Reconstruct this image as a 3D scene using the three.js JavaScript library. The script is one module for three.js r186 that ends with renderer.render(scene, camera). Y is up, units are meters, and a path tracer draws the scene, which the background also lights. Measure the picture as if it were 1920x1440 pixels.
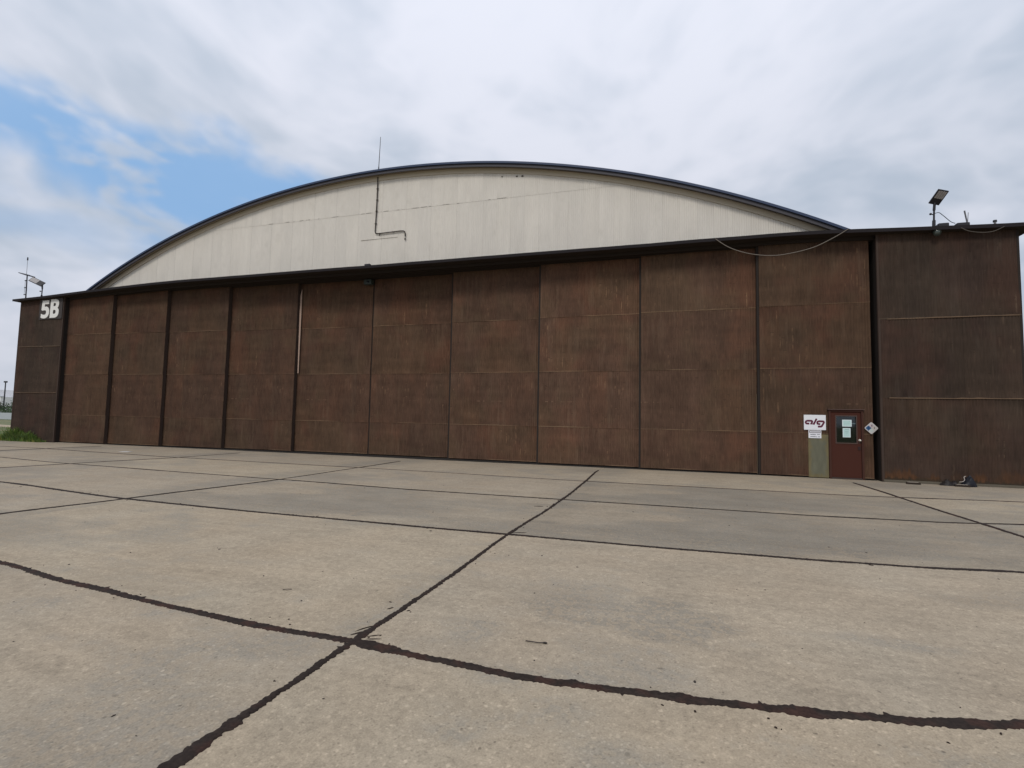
import * as THREE from 'three';
import { mergeGeometries as joinGeometries, toCreasedNormals } from 'three/addons/utils/BufferGeometryUtils.js';
import { RoundedBoxGeometry } from 'three/addons/geometries/RoundedBoxGeometry.js';
import { FontLoader } from 'three/addons/loaders/FontLoader.js';
import { TextGeometry } from 'three/addons/geometries/TextGeometry.js';

// ------------------------------------------------------------------ camera, sky, sun, exposure
const scene = new THREE.Scene();
const camera = new THREE.PerspectiveCamera(2 * Math.atan(720 / 970.2) * 180 / Math.PI, 4 / 3, 0.05, 1500);
camera.position.set(12.038, 1.645, 18.036);
camera.up.set(0.00063, 0.99757, 0.06963);
{
  const m = new THREE.Matrix4().makeBasis(
    new THREE.Vector3(0.95528493, 0.01998718, -0.29501055), new THREE.Vector3(0.00063189, 0.99757252, 0.06963242), new THREE.Vector3(0.29568617, -0.06670521, 0.95295336));
  camera.quaternion.setFromRotationMatrix(m);
}
const renderer = new THREE.WebGLRenderer({ antialias: true });
renderer.setSize(1024, 768);
renderer.toneMapping = THREE.LinearToneMapping;
renderer.toneMappingExposure = 1.0;
renderer.shadowMap.enabled = true;

const sun = new THREE.DirectionalLight(new THREE.Color(1, 0.95, 0.86), 1.35);
sun.position.set(-7, 48, 47);
sun.target.position.set(0, 0, -2);
sun.castShadow = true; sun.shadow.radius = 28;
sun.shadow.mapSize.set(2048, 2048);
Object.assign(sun.shadow.camera, { left: -50, right: 50, top: 50, bottom: -50, near: 1, far: 200 });
scene.add(sun, sun.target);

// ------------------------------------------------------------------ noise
function mulberry(a) { return () => { a |= 0; a = a + 0x6D2B79F5 | 0; let t = Math.imul(a ^ a >>> 15, 1 | a); t = t + Math.imul(t ^ t >>> 7, 61 | t) ^ t; return ((t ^ t >>> 14) >>> 0) / 4294967296; }; }
const LAT = (() => { const r = mulberry(99), a = new Float32Array(65536); for (let i = 0; i < 65536; i++) a[i] = r(); return a; })();
function vn(x, y) {            // value noise, period 256
  const xi = Math.floor(x), yi = Math.floor(y); let fx = x - xi, fy = y - yi;
  fx = fx * fx * (3 - 2 * fx); fy = fy * fy * (3 - 2 * fy);
  const x0 = xi & 255, x1 = (xi + 1) & 255, y0 = (yi & 255) << 8, y1 = ((yi + 1) & 255) << 8;
  const a = LAT[y0 + x0], b = LAT[y0 + x1], c = LAT[y1 + x0], d = LAT[y1 + x1];
  return (a + (b - a) * fx) + ((c + (d - c) * fx) - (a + (b - a) * fx)) * fy;
}
function fbm(x, y, o) { let s = 0, a = 0.5, n = 0; for (let i = 0; i < o; i++) { s += a * vn(x, y); n += a; a *= 0.5; const t = x * 1.62 - y * 1.18 + 17.3; y = x * 1.18 + y * 1.62 + 5.1; x = t; } return s / n; }
const sst = (a, b, x) => { const t = Math.min(1, Math.max(0, (x - a) / (b - a))); return t * t * (3 - 2 * t); };
const lerp = (a, b, t) => a + (b - a) * t;
const ENC = (() => { const t = new Uint8Array(4097); for (let i = 0; i <= 4096; i++) { const l = i / 4096; t[i] = Math.round(255 * (l <= 0.0031308 ? l * 12.92 : 1.055 * Math.pow(l, 1 / 2.4) - 0.055)); } return t; })();
const enc = (l) => ENC[l <= 0 ? 0 : l >= 1 ? 4096 : (l * 4096) | 0];
function colourTexture(w, h, fn, wrap = THREE.RepeatWrapping) {
  const d = new Uint8Array(w * h * 4), c = [0, 0, 0];
  for (let j = 0; j < h; j++) for (let i = 0; i < w; i++) { fn(i, j, c); const k = (j * w + i) * 4; d[k] = enc(c[0]); d[k + 1] = enc(c[1]); d[k + 2] = enc(c[2]); d[k + 3] = 255; }
  const t = new THREE.DataTexture(d, w, h, THREE.RGBAFormat); t.colorSpace = THREE.SRGBColorSpace; t.magFilter = THREE.LinearFilter; t.minFilter = THREE.LinearMipmapLinearFilter; t.generateMipmaps = true;
  t.wrapS = t.wrapT = wrap; t.needsUpdate = true; return t;
}
function greyTexture(w, h, arr, wrap = THREE.RepeatWrapping) {
  const d = new Uint8Array(w * h * 4);
  for (let i = 0; i < w * h; i++) { const v = Math.max(0, Math.min(255, arr[i] * 255)); d[i * 4] = d[i * 4 + 1] = d[i * 4 + 2] = v; d[i * 4 + 3] = 255; }
  const t = new THREE.DataTexture(d, w, h, THREE.RGBAFormat); t.magFilter = THREE.LinearFilter; t.wrapS = t.wrapT = wrap; t.needsUpdate = true; return t;
}

// ------------------------------------------------------------------ sky: thin broken overcast with one blue gap low on the left
{
  const W = 2048, H = 1024, d = new Float32Array(W * H * 4);
  const DEG = 180 / Math.PI, SKX = 55, SKY = 44;
  for (let j = 0; j < H; j++) {
    const el = ((j + 0.5) / H - 0.5) * Math.PI, sy = Math.sin(el), cy = Math.cos(el), elD = el * DEG;
    for (let i = 0; i < W; i++) {
      const k = (j * W + i) * 4;
      if (elD < -4) { d[k] = 0.55; d[k + 1] = 0.57; d[k + 2] = 0.6; d[k + 3] = 1; continue; }
      const phi = ((i + 0.5) / W - 0.5) * 2 * Math.PI, dx = Math.cos(phi) * cy, dz = Math.sin(phi) * cy;
      const az = Math.atan2(dx, -dz) * DEG;
      const s = 1 / (Math.max(sy, 0) + 0.22), px = dx * s, pz = dz * s;
      // cloud deck: streets running obliquely
      const ux = px * 0.62 - pz * 0.78, uz = px * 0.78 + pz * 0.62;
      const wx = fbm(ux * 1.1 + 3.1, uz * 1.1 + 8.2, 3) - 0.5, wz = fbm(ux * 1.1 + 13.7, uz * 1.1 + 2.9, 3) - 0.5;
      const big = fbm(ux * 1.15 + wx * 1.3 + SKX, uz * 0.70 + wz * 1.3 + SKY, 6);
      const fine = fbm(ux * 4.6 + wx * 2.0 + SKX * 2, uz * 3.9 + wz * 2.0 + 71, 6), puff = Math.abs(fbm(ux * 7.5 + wx * 3 + 19, uz * 7.0 + wz * 3 + 5, 4) - 0.5);
      let t = 0.57 + (big - 0.5) * 1.6 + (fine - 0.5) * 1.35 - (puff - 0.09) * 1.1;
      t = sst(-0.16, 1.14, t);
      let r = lerp(0.455, 0.715, t), g = lerp(0.525, 0.742, t), b = lerp(0.63, 0.835, t);
      // brighter towards the hidden sun
      const hi = 1 + 0.17 * sst(18, 44, elD);
      r *= hi; g *= hi; b *= hi;
      // clear air
      const rag = (fbm(az * 0.17 + wx * 2 + 5, elD * 0.26 + wz * 2 + 3, 6) - 0.5);
      const cen = 20.6 + 1.2 * Math.sin(az * 0.10 + 1.0), up = elD - cen;
      const wTop = 2.6 + 1.5 * sst(-66, -50, az) + 6.0 * rag, wBot = 2.6 + 4.2 * sst(-62, -52, az) + 9.0 * rag;
      let gap = up > 0 ? sst(wTop + 1.5, wTop - 1.6, up) : sst(wBot + 4.2, wBot - 3.0, -up);
      gap *= sst(-100, -74, az) * sst(-27, -40, az);
      // thin veils lower down in the gap and a weak second opening
      const low = sst(2.0, 0.2, Math.abs(elD - 14.6 + 3 * rag)) * sst(-90, -70, az) * sst(-50, -60, az) * 0.35;
      const veil = fbm(az * 0.22 + 31 + wx * 3, elD * 0.5 + 17 + wz * 3, 5);
      gap = Math.max(gap * (1 - 0.8 * sst(0.45, 0.70, veil)), low);
      const br = 0.25, bg = 0.45, bb = 0.75;
      r = lerp(r, br, gap * 0.9); g = lerp(g, bg, gap * 0.9); b = lerp(b, bb, gap * 0.9);
      // pale air near the horizon
      const hz = sst(13, 1, elD) * 0.75;
      r = lerp(r, 0.60, hz); g = lerp(g, 0.63, hz); b = lerp(b, 0.71, hz);
      d[k] = r; d[k + 1] = g; d[k + 2] = b; d[k + 3] = 1;
    }
  }
  const t = new THREE.DataTexture(d, W, H, THREE.RGBAFormat, THREE.FloatType);
  t.mapping = THREE.EquirectangularReflectionMapping; t.magFilter = THREE.LinearFilter; t.minFilter = THREE.LinearFilter; t.wrapS = THREE.RepeatWrapping; t.needsUpdate = true;
  scene.background = t; scene.environment = t;
}

// ------------------------------------------------------------------ scene helpers
const used = {};
function numbered(n) { const k = used[n] = (used[n] ?? -1) + 1; return k ? `${n}_${String(k).padStart(3, '0')}` : n; }
function shade(o) { o.castShadow = true; o.receiveShadow = true; return o; }
function tag(o, label, category, group, kind) { if (label) o.userData.label = label; if (category) o.userData.category = category; if (group) o.userData.group = group; if (kind) o.userData.kind = kind; return o; }
function grp(name, parent = scene) { const g = new THREE.Group(); g.name = parent === scene ? numbered(name) : name; parent.add(g); return g; }
function mesh(name, geo, mat, parent = scene) { const m = shade(new THREE.Mesh(geo, mat)); m.name = parent === scene ? numbered(name) : name; parent.add(m); return m; }
const lin = (r, g, b) => new THREE.Color().setRGB(r, g, b);
const mat = (r, g, b, rough = 0.85, extra = {}) => new THREE.MeshPhysicalMaterial({ color: lin(r, g, b), roughness: rough, specularIntensity: rough > 0.7 ? 0.3 : 0.7, ...extra });
function box(x0, x1, y0, y1, z0, z1) { const g = new THREE.BoxGeometry(x1 - x0, y1 - y0, z1 - z0); g.translate((x0 + x1) / 2, (y0 + y1) / 2, (z0 + z1) / 2); return g; }
function rbox(x0, x1, y0, y1, z0, z1, r = 0.006) { const g = new RoundedBoxGeometry(x1 - x0, y1 - y0, z1 - z0, 1, r); g.translate((x0 + x1) / 2, (y0 + y1) / 2, (z0 + z1) / 2); return g; }
function tube(pts, r, seg = 24, rad = 8, closed = false) { return new THREE.TubeGeometry(new THREE.CatmullRomCurve3(pts.map((p) => new THREE.Vector3(...p)), closed, 'centripetal'), seg, r, rad, closed); }
function rod(a, b, r0, r1 = r0, n = 10) { const A = new THREE.Vector3(...a), B = new THREE.Vector3(...b), L = A.distanceTo(B); const g = new THREE.CylinderGeometry(r1, r0, L, n); g.translate(0, L / 2, 0); g.applyQuaternion(new THREE.Quaternion().setFromUnitVectors(new THREE.Vector3(0, 1, 0), B.clone().sub(A).normalize())); g.translate(...a); return g; }
function polyGeo(pos, idx, uv) { const g = new THREE.BufferGeometry(); g.setAttribute('position', new THREE.Float32BufferAttribute(pos, 3)); if (uv) g.setAttribute('uv', new THREE.Float32BufferAttribute(uv, 2)); g.setIndex(idx); g.computeVertexNormals(); return g; }

function mergeGeometries(gs) { const uvs = gs.every((g) => g.attributes.uv); return joinGeometries(gs.map((g) => { const h = g.index ? g.toNonIndexed() : g.clone(); if (!uvs) h.deleteAttribute('uv'); return h; })); }
// ------------------------------------------------------------------ concrete
function slabMaps(seed, opt = {}) {
  const W = 2048, H = 1024, PX = W / 8.0;           // 8.0 x 4.2 m
  const rnd = mulberry(seed), ox = rnd() * 200, oy = rnd() * 200;
  const spot = new Float32Array(W * H), tintS = new Float32Array(W * H);
  const splat = (n, r0, r1, v0, v1) => { for (let s = 0; s < n; s++) { const cx = rnd() * W, cy = rnd() * H, r = r0 + (r1 - r0) * Math.pow(rnd(), 2), e = 0.6 + rnd() * 0.8, v = v0 + (v1 - v0) * rnd(), R = Math.ceil(r * 1.4); for (let y = -R; y <= R; y++) for (let x = -R; x <= R; x++) { const q = (x * x * e + y * y / e) / (r * r); if (q < 1) { const k = (((cy + y) | 0) & (H - 1)) * W + (((cx + x) | 0) & (W - 1)); spot[k] = lerp(spot[k], v, 1 - q * q); } } } };
  splat(38000, 0.9, 2.6, 0.06, 0.26); splat(38000, 0.9, 2.4, -0.26, -0.06); splat(2600, 1.5, 4.2, 0.10, 0.36); splat(900, 1.2, 3.2, -0.45, -0.15); splat(26, 3, 6, -0.4, -0.2);
  const hgt = new Float32Array(W * H);
  const col = colourTexture(W, H, (i, j, c) => {
    const x = i / PX, y = j * 4.2 / H;
    const a = fbm(x * 0.55 + ox, y * 0.75 + oy, 5), b = fbm(x * 2.1 + ox + 31, y * 3.2 + oy + 7, 5), f = fbm(x * 26 + ox, y * 26 + oy, 3), st = fbm(x * 1.1 + ox + 9, y * 13 + oy + 60, 4);
    const grit = vn(x * 190 + ox, y * 190 + oy) - 0.5;
    let dirt = sst(0.46, 0.66, a * 0.6 + b * 0.4 + (opt.dirt ?? 0));
    if (opt.stain) for (const [sx, sy, rx, ry, amt] of opt.stain) { const q = ((x - sx) / rx) ** 2 + ((y - sy) / ry) ** 2; dirt += amt * sst(1.0, 0.12, q + (b - 0.5) * 2.1 + (f - 0.5) * 1.4) * (0.25 + 1.1 * sst(0.36, 0.62, f)); }
    dirt = Math.min(1, dirt * (0.45 + 0.8 * sst(0.36, 0.62, f)));
    let v = 1 + (b - 0.5) * 0.30 + (f - 0.5) * 0.34 + (st - 0.5) * 0.16 + grit * 0.30;
    const sp = spot[j * W + i]; v *= 1 + sp * (0.75 + 0.5 * b);
    const warm = fbm(x * 1.3 + 77 + ox, y * 1.3 + 19, 4);
    hgt[j * W + i] = 0.5 + sp * 0.55 + grit * 0.25 + (f - 0.5) * 0.4;
    const R = lerp(0.352, 0.362, warm), G = lerp(0.299, 0.292, warm), B = lerp(0.226, 0.210, warm);
    c[0] = v * lerp(R, 0.200, dirt * 0.6); c[1] = v * lerp(G, 0.184, dirt * 0.6); c[2] = v * lerp(B, 0.155, dirt * 0.6);
  });
  return { map: col, bump: greyTexture(W, H, hgt) };
}
function slabMaterials(m, tints) { return tints.map(([r, g, b]) => new THREE.MeshPhysicalMaterial({ specularIntensity: 0.5, color: lin(r, g, b), map: m.map, bumpMap: m.bump, bumpScale: 0.004, roughness: 0.93 })); }
const SM = slabMaps(11, { dirt: -0.05, stain: [[2.0, 2.55, 1.15, 0.62, 0.75], [5.9, 1.2, 1.6, 0.5, 0.35]] });
const SG = slabMaps(23, { dirt: 0.02 });
const SD = slabMaps(37, { dirt: 0.07, stain: [[3.2, 2.6, 3.6, 0.95, 0.8], [6.0, 1.1, 2.0, 0.6, 0.5]] });
const slabNear = slabMaterials(SM, [[1, 1, 1]])[0];
const slabGeneric = slabMaterials(SG, [[1, 1, 1], [0.96, 0.962, 0.97], [1.03, 1.025, 1.01]]);
const slabDark = slabMaterials(SD, [[0.84, 0.845, 0.85], [0.92, 0.925, 0.93]]);

// joint lines as they run over the apron (nearly straight, laid by hand)
function interp(pts, x) { if (x <= pts[0][0]) return pts[0][1]; for (let i = 1; i < pts.length; i++) if (x <= pts[i][0]) { const t = (x - pts[i - 1][0]) / (pts[i][0] - pts[i - 1][0]), s = t * t * (3 - 2 * t); return lerp(pts[i - 1][1], pts[i][1], s * 0.5 + t * 0.5); } return pts[pts.length - 1][1]; }
const JZ = [
  { sealed: 0, pts: [[-50, -1.45]] },
  { sealed: 0.04, pts: [[-24, 2.9], [-13.4, 2.95], [-5, 3.58], [2.7, 3.68], [9.85, 3.98], [16.1, 3.9], [19.7, 3.35], [24, 3.3]] },
  { sealed: 0.042, pts: [[-24, 6.2], [-9.9, 6.3], [-5.4, 6.82], [2.85, 7.18], [6.3, 7.4], [9.9, 7.39], [14.2, 7.34], [16.4, 7.14], [17.9, 6.78], [24, 6.7]] },
  { sealed: 0.048, pts: [[-24, 10.1], [-2.4, 10.2], [2.3, 10.78], [5.6, 10.9], [9.8, 10.9], [11.9, 10.88], [13.5, 10.8], [14.7, 10.71], [15.9, 10.5], [24, 10.4]] },
  { sealed: 0.041, pts: [[-24, 14.1], [3.6, 14.15], [5.2, 14.26], [6.55, 14.45], [8.1, 14.61], [9.05, 14.66], [9.83, 14.66], [10.4, 14.71], [11.06, 14.74], [12.1, 14.66], [12.74, 14.58], [13.3, 14.49], [13.7, 14.4], [14.1, 14.25], [15, 14.2], [24, 14.2]] },
  { sealed: 0.05, pts: [[0, 18.2]] }, { sealed: 0.05, pts: [[0, 21.9]] }, { sealed: 0.05, pts: [[0, 25.6]] }, { sealed: 0.05, pts: [[0, 29.3]] },
];
const PX = [
  { pts: [[0, -43]] , sealed: 0 }, { pts: [[0, -35.6]], sealed: 0.03 }, { pts: [[0, -28.1]], sealed: 0.03 }, { pts: [[0, -20.55]], sealed: 0.03 }, { pts: [[0, -13.0]], sealed: 0.03 },
  { pts: [[1, -5.05], [3.5, -5.0], [6.5, -5.5], [8.4, -5.75]], sealed: 0.036 },
  { pts: [[1, 2.5], [3.5, 2.58], [7.3, 2.6], [10.8, 2.24], [12.5, 2.02], [15, 1.95]], sealed: 0.04 },
  { pts: [[0.8, 9.72], [7.2, 9.88], [10.9, 9.81], [13.5, 9.83], [14.6, 9.81], [16.1, 9.79]], sealed: 0.026 },
  { pts: [[0.7, 17.02], [5.6, 17.09], [8.1, 17.15]], sealed: 0.042 },
  { pts: [[0, 24.6]], sealed: 0.03 }, { pts: [[0, 32.1]], sealed: 0.03 }, { pts: [[0, 39.6]], sealed: 0 },
];
const jz = (k, x) => interp(JZ[k].pts, x), pxx = (k, z) => interp(PX[k].pts, z);

const apron = grp('concrete_apron'); apron.userData.kind = 'structure'; tag(apron, 'weathered concrete apron of large slabs with dark sealed joints', null);
{
  const rnd = mulberry(5);
  mesh('apron_base', box(-43, 39.6, -0.10, -0.05, 0.31, 29.2), mat(0.05, 0.045, 0.04, 1), apron);
  for (let a = 0; a < PX.length - 1; a++) for (let k = 0; k < JZ.length - 1; k++) {
    const G = 0.005, N = 14, M = 8;
    let z0f = (x) => jz(k, x) + G; const z1f = (x) => jz(k + 1, x) - G;
    const xm = (pxx(a, 5) + pxx(a + 1, 5)) / 2;
    if (k === 0) z0f = () => (xm < -21 || xm > 22 ? 0.3 : -0.62); // far strip carries the tracks
    const dy = (rnd() - 0.5) * 0.004, pos = [], uv = [], idx = [], tx = rnd() * 0.3, flip = rnd() < 0.5;
    const special = a === 7 && k === 3 ? slabNear : (a >= 7 && k === 2) || (a === 6 && k === 2) || (a === 7 && k === 1) ? slabDark[a === 7 ? 0 : 1] : null;
    for (let j = 0; j <= M; j++) for (let i = 0; i <= N; i++) {
      const s = i / N, t = j / M;
      let x = lerp(pxx(a, 7), pxx(a + 1, 7), s), z = lerp(z0f(x), z1f(x), t);
      x = lerp(pxx(a, z) + G, pxx(a + 1, z) - G, s); z = lerp(z0f(x), z1f(x), t);
      pos.push(x, dy, z);
      let u = (x - pxx(a, 7)) / 8.0 + 0.012, v = (z - z0f(x)) / 4.25 + 0.005;
      if (!special) { if (flip) u = 1 - u; if (tx < 0.15) v = 1 - v; }
      uv.push(u, v);
    }
    for (let j = 0; j < M; j++) for (let i = 0; i < N; i++) { const p = j * (N + 1) + i, q = p + N + 1; idx.push(p, q, p + 1, p + 1, q, q + 1); }
    // skirts
    const ring = []; for (let i = 0; i <= N; i++) ring.push(i); for (let j = 1; j <= M; j++) ring.push(j * (N + 1) + N); for (let i = N - 1; i >= 0; i--) ring.push(M * (N + 1) + i); for (let j = M - 1; j >= 1; j--) ring.push(j * (N + 1));
    const b0 = pos.length / 3;
    for (const v of ring) { pos.push(pos[v * 3], dy, pos[v * 3 + 2], pos[v * 3], -0.06, pos[v * 3 + 2]); uv.push(uv[v * 2], uv[v * 2 + 1], uv[v * 2], uv[v * 2 + 1]); }
    for (let i = 0; i < ring.length; i++) { const p = b0 + i * 2, q = b0 + ((i + 1) % ring.length) * 2; idx.push(p, q, p + 1, q, q + 1, p + 1); }
    mesh('concrete_slab', polyGeo(pos, idx, uv), special ?? slabGeneric[Math.floor(rnd() * 3)], apron);
  }
}
{ const P = [], U = [], I = []; for (let q = 0; q <= 40; q++) { const x = lerp(-20.4, 21.2, q / 40), u = q % 2 ? 0.97 : 0.03 + 0.02 * (q % 3); P.push(x, 0, -0.621, x, 0, -1.465); U.push(u * 0.13 * 1.0, 0.02, u * 0.13, 0.22); if (q) I.push(q * 2 - 2, q * 2, q * 2 - 1, q * 2, q * 2 + 1, q * 2 - 1); } mesh('track_sill', polyGeo(P, I, U), slabGeneric[1], apron); }
// sealant ribbons
const tarTex = colourTexture(512, 512, (i, j, c) => { const n = fbm(i / 20, j / 20, 4), f = fbm(i / 5 + 40, j / 5, 3), w = sst(0.5, 0.72, fbm(i / 70 + 9, j / 70 + 3, 4)); const v = 0.65 + n * 0.5 + (f - 0.5) * 0.7; c[0] = v * lerp(0.030, 0.048, w); c[1] = v * lerp(0.021, 0.025, w); c[2] = v * lerp(0.017, 0.019, w); });
const tarMat = new THREE.MeshPhysicalMaterial({ map: tarTex, roughness: 0.85, specularIntensity: 0.35, bumpMap: tarTex, bumpScale: 0.004 });
function ribbon(fn, t0, t1, half, seed, lift, step = 0.02, blobs = []) {
  const n = Math.ceil((t1 - t0) / step), pos = [], uv = [], idx = [], o = seed * 13.7;
  for (let i = 0; i <= n; i++) {
    const t = t0 + (t1 - t0) * i / n, [cx, cz] = fn(t), [ax, az] = fn(t + 0.01), L = Math.hypot(ax - cx, az - cz) || 1, nx = -(az - cz) / L, nz = (ax - cx) / L;
    const end = Math.min(1, 0.25 + (t1 - t) / 0.15, 0.25 + (t - t0) / 0.15);
    const swell = 0.80 + 0.35 * vn(t * 0.9 + o, 3.1) + 0.45 * sst(0.82, 0.98, vn(t * 0.7 + o, 9.4)) + 0.3 * sst(0.90, 1, vn(t * 2.7 + o, 1.4)) + blobs.reduce((q, [c, w, h]) => q + h * sst(w, w * 0.4, Math.abs(t - c)), 0);
    const wob = (vn(t * 0.8 + o, 5.5) - 0.5) * 0.05 + (vn(t * 4 + o, 7.5) - 0.5) * 0.008;
    const jag = (q) => (vn(t * 13 + o, q) - 0.5) * 0.014 + (vn(t * 70 + o, q + 3) - 0.5) * 0.020 + sst(0.86, 1, vn(t * 34 + o, q + 9)) * 0.036 * sst(0.3, 0.65, vn(t * 1.1 + o, q + 14));
    const l = (half * swell + jag(20)) * end, r = (half * swell + jag(40)) * end;
    const hump = lift + 0.006 + 0.003 * vn(t * 6 + o, 60);
    for (const [s, y] of [[-l, lift - 0.004], [-l * 0.8, lift + 0.0045], [0, hump], [r * 0.8, lift + 0.0045], [r, lift - 0.004]]) { pos.push(cx + nx * (s + wob), y, cz + nz * (s + wob)); uv.push(t / 1.2 + seed * 0.1, (s + seed) / 1.2); }
    if (i) for (let q = 0; q < 4; q++) { const p = (i - 1) * 5 + q; idx.push(p, p + 1, p + 5, p + 1, p + 6, p + 5); }
  }
  return polyGeo(pos, idx, uv);
}
{
  for (let k = 1; k < JZ.length - 1; k++) { const near = k === 3 || k === 4; mesh('joint_sealant', ribbon((t) => [t, jz(k, t)], near ? -16 : -30, near ? 26 : 34, JZ[k].sealed, k, 0.001, near ? 0.012 : 0.04, k === 4 ? [[10.02, 0.22, 0.55], [12.1, 0.07, 0.6], [12.75, 0.16, 0.35], [13.6, 0.2, 0.4]] : []), tarMat, apron); }
  for (let k = 1; k < PX.length - 1; k++) mesh('joint_sealant', ribbon((t) => [pxx(k, t), t], k === 6 ? 0.95 : 0.75, 26, PX[k].sealed, k + 20, 0.0035, k === 7 ? 0.010 : 0.03, k === 7 ? [[14.5, 0.12, 0.5], [15.74, 0.06, 0.9], [16.05, 0.3, 0.8], [10.7, 0.15, 0.5]] : []), tarMat, apron);
  // drips and crumbs of sealant thrown beside the joints
  const rnd = mulberry(77), gs = [];
  const crumb = (x, z, L, w, a) => { const g = new THREE.IcosahedronGeometry(1, 1), p = g.attributes.position; for (let i = 0; i < p.count; i++) { const q = 1 + (vn(p.getX(i) * 2 + x * 9 + 50, p.getZ(i) * 2 + z * 7 + 50) - 0.5) * 0.9; p.setXYZ(i, p.getX(i) * L * q, p.getY(i) * 0.006, p.getZ(i) * w * q); } g.rotateY(a); g.translate(x, 0.001, z); g.computeVertexNormals(); gs.push(g); };
  for (let i = 0; i < 22; i++) { const z = 5 + rnd() * 11, s = rnd() < 0.5 ? -1 : 1; crumb(pxx(7, z) + s * (0.04 + rnd() * rnd() * 0.28), z, 0.004 + rnd() * rnd() * 0.02, 0.003 + rnd() * 0.005, rnd() * 6); }
  for (let i = 0; i < 22; i++) { const x = 3 + rnd() * 13, s = rnd() < 0.5 ? -1 : 1; crumb(x, jz(4, x) + s * (0.06 + rnd() * rnd() * 0.25), 0.003 + rnd() * rnd() * 0.016, 0.002 + rnd() * 0.005, rnd() * 6); }
  for (let i = 0; i < 10; i++) { const x = -2 + rnd() * 18, s = rnd() < 0.5 ? -1 : 1; crumb(x, jz(3, x) + s * (0.05 + rnd() * rnd() * 0.3), 0.005 + rnd() * rnd() * 0.05, 0.004 + rnd() * 0.01, rnd() * 6); }
  for (const [x, z, L, w, a] of [[9.62, 8.4, 0.09, 0.018, 0.2], [9.93, 10.72, 0.09, 0.015, 0.3], [9.76, 14.42, 0.07, 0.007, 1.1], [9.90, 14.52, 0.05, 0.006, 0.7], [9.93, 14.57, 0.05, 0.006, 0.4], [9.76, 14.52, 0.05, 0.008, 1.0], [9.90, 13.98, 0.014, 0.01, 0.6], [9.93, 14.0, 0.008, 0.007, 0.6], [9.73, 13.98, 0.03, 0.006, 1.0]]) crumb(x, z, L, w, a);
  const m = mesh('sealant_crumbs', mergeGeometries(gs), tarMat, apron); m.userData.kind = 'stuff';
}

// ------------------------------------------------------------------ ground, verge, path
const grassTex = colourTexture(1024, 1024, (i, j, c) => { const x = i / 64, y = j / 64, a = fbm(x * 0.5, y * 0.5, 5), b = fbm(x * 6 + 9, y * 6, 4), f = vn(i * 0.6, j * 0.6); const dry = sst(0.35, 0.68, a * 0.7 + b * 0.3), v = 0.6 + b * 0.5 + f * 0.35; c[0] = v * lerp(0.075, 0.20, dry); c[1] = v * lerp(0.105, 0.17, dry); c[2] = v * lerp(0.035, 0.085, dry); });
grassTex.repeat.set(60, 60);
{
  const g = new THREE.PlaneGeometry(1400, 1400, 60, 60); g.rotateX(-Math.PI / 2);
  const p = g.attributes.position; for (let i = 0; i < p.count; i++) { const x = p.getX(i), z = p.getZ(i), r = Math.hypot(x, z); p.setY(i, r < 90 ? -0.12 : -0.12 + (vn(x / 60 + 9, z / 60 + 4) - 0.5) * Math.min(0.8, (r - 90) / 150)); } g.computeVertexNormals();
  const m = mesh('ground', g, new THREE.MeshStandardMaterial({ map: grassTex, roughness: 1 })); m.userData.kind = 'structure'; tag(m, 'dry green and yellow grass field around the hangar');
  const near = new THREE.PlaneGeometry(50, 60, 1, 1); near.rotateX(-Math.PI / 2); near.translate(-46, -0.03, -29.75);
  const vergeTex = grassTex.clone(); vergeTex.repeat.set(4, 5); vergeTex.needsUpdate = true;
  const v = mesh('grass_verge', near, new THREE.MeshStandardMaterial({ map: vergeTex, roughness: 1 })); v.userData.kind = 'structure'; tag(v, 'rough grass ground left of the hangar');
  const pth = polyGeo([-70, -0.024, -17, -70, -0.024, -20.5, -21, -0.024, -11.8, -21, -0.024, -9.6], [0, 2, 1, 0, 3, 2], [0, 0, 0, 1, 10, 1, 10, 0]);
  const pm = mesh('path', pth, new THREE.MeshStandardMaterial({ map: SG.map, color: lin(1.05, 1.0, 0.9), roughness: 0.95 })); pm.userData.kind = 'structure'; tag(pm, 'pale narrow path crossing the grass beyond the hangar corner');
  const dv = polyGeo([-24, 0.006, 0.32, -17.9, 0.006, 0.20, -17.9, 0.006, -0.02, -24, 0.006, -0.02], [0, 1, 2, 0, 2, 3], [0, 0, 3, 0, 3, 0.2, 0, 0.2]);
  const dm = mesh('dirt_strip', dv, mat(0.09, 0.075, 0.05, 1)); dm.userData.kind = 'structure'; tag(dm, 'strip of soil along the foot of the left wall');
}

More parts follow.
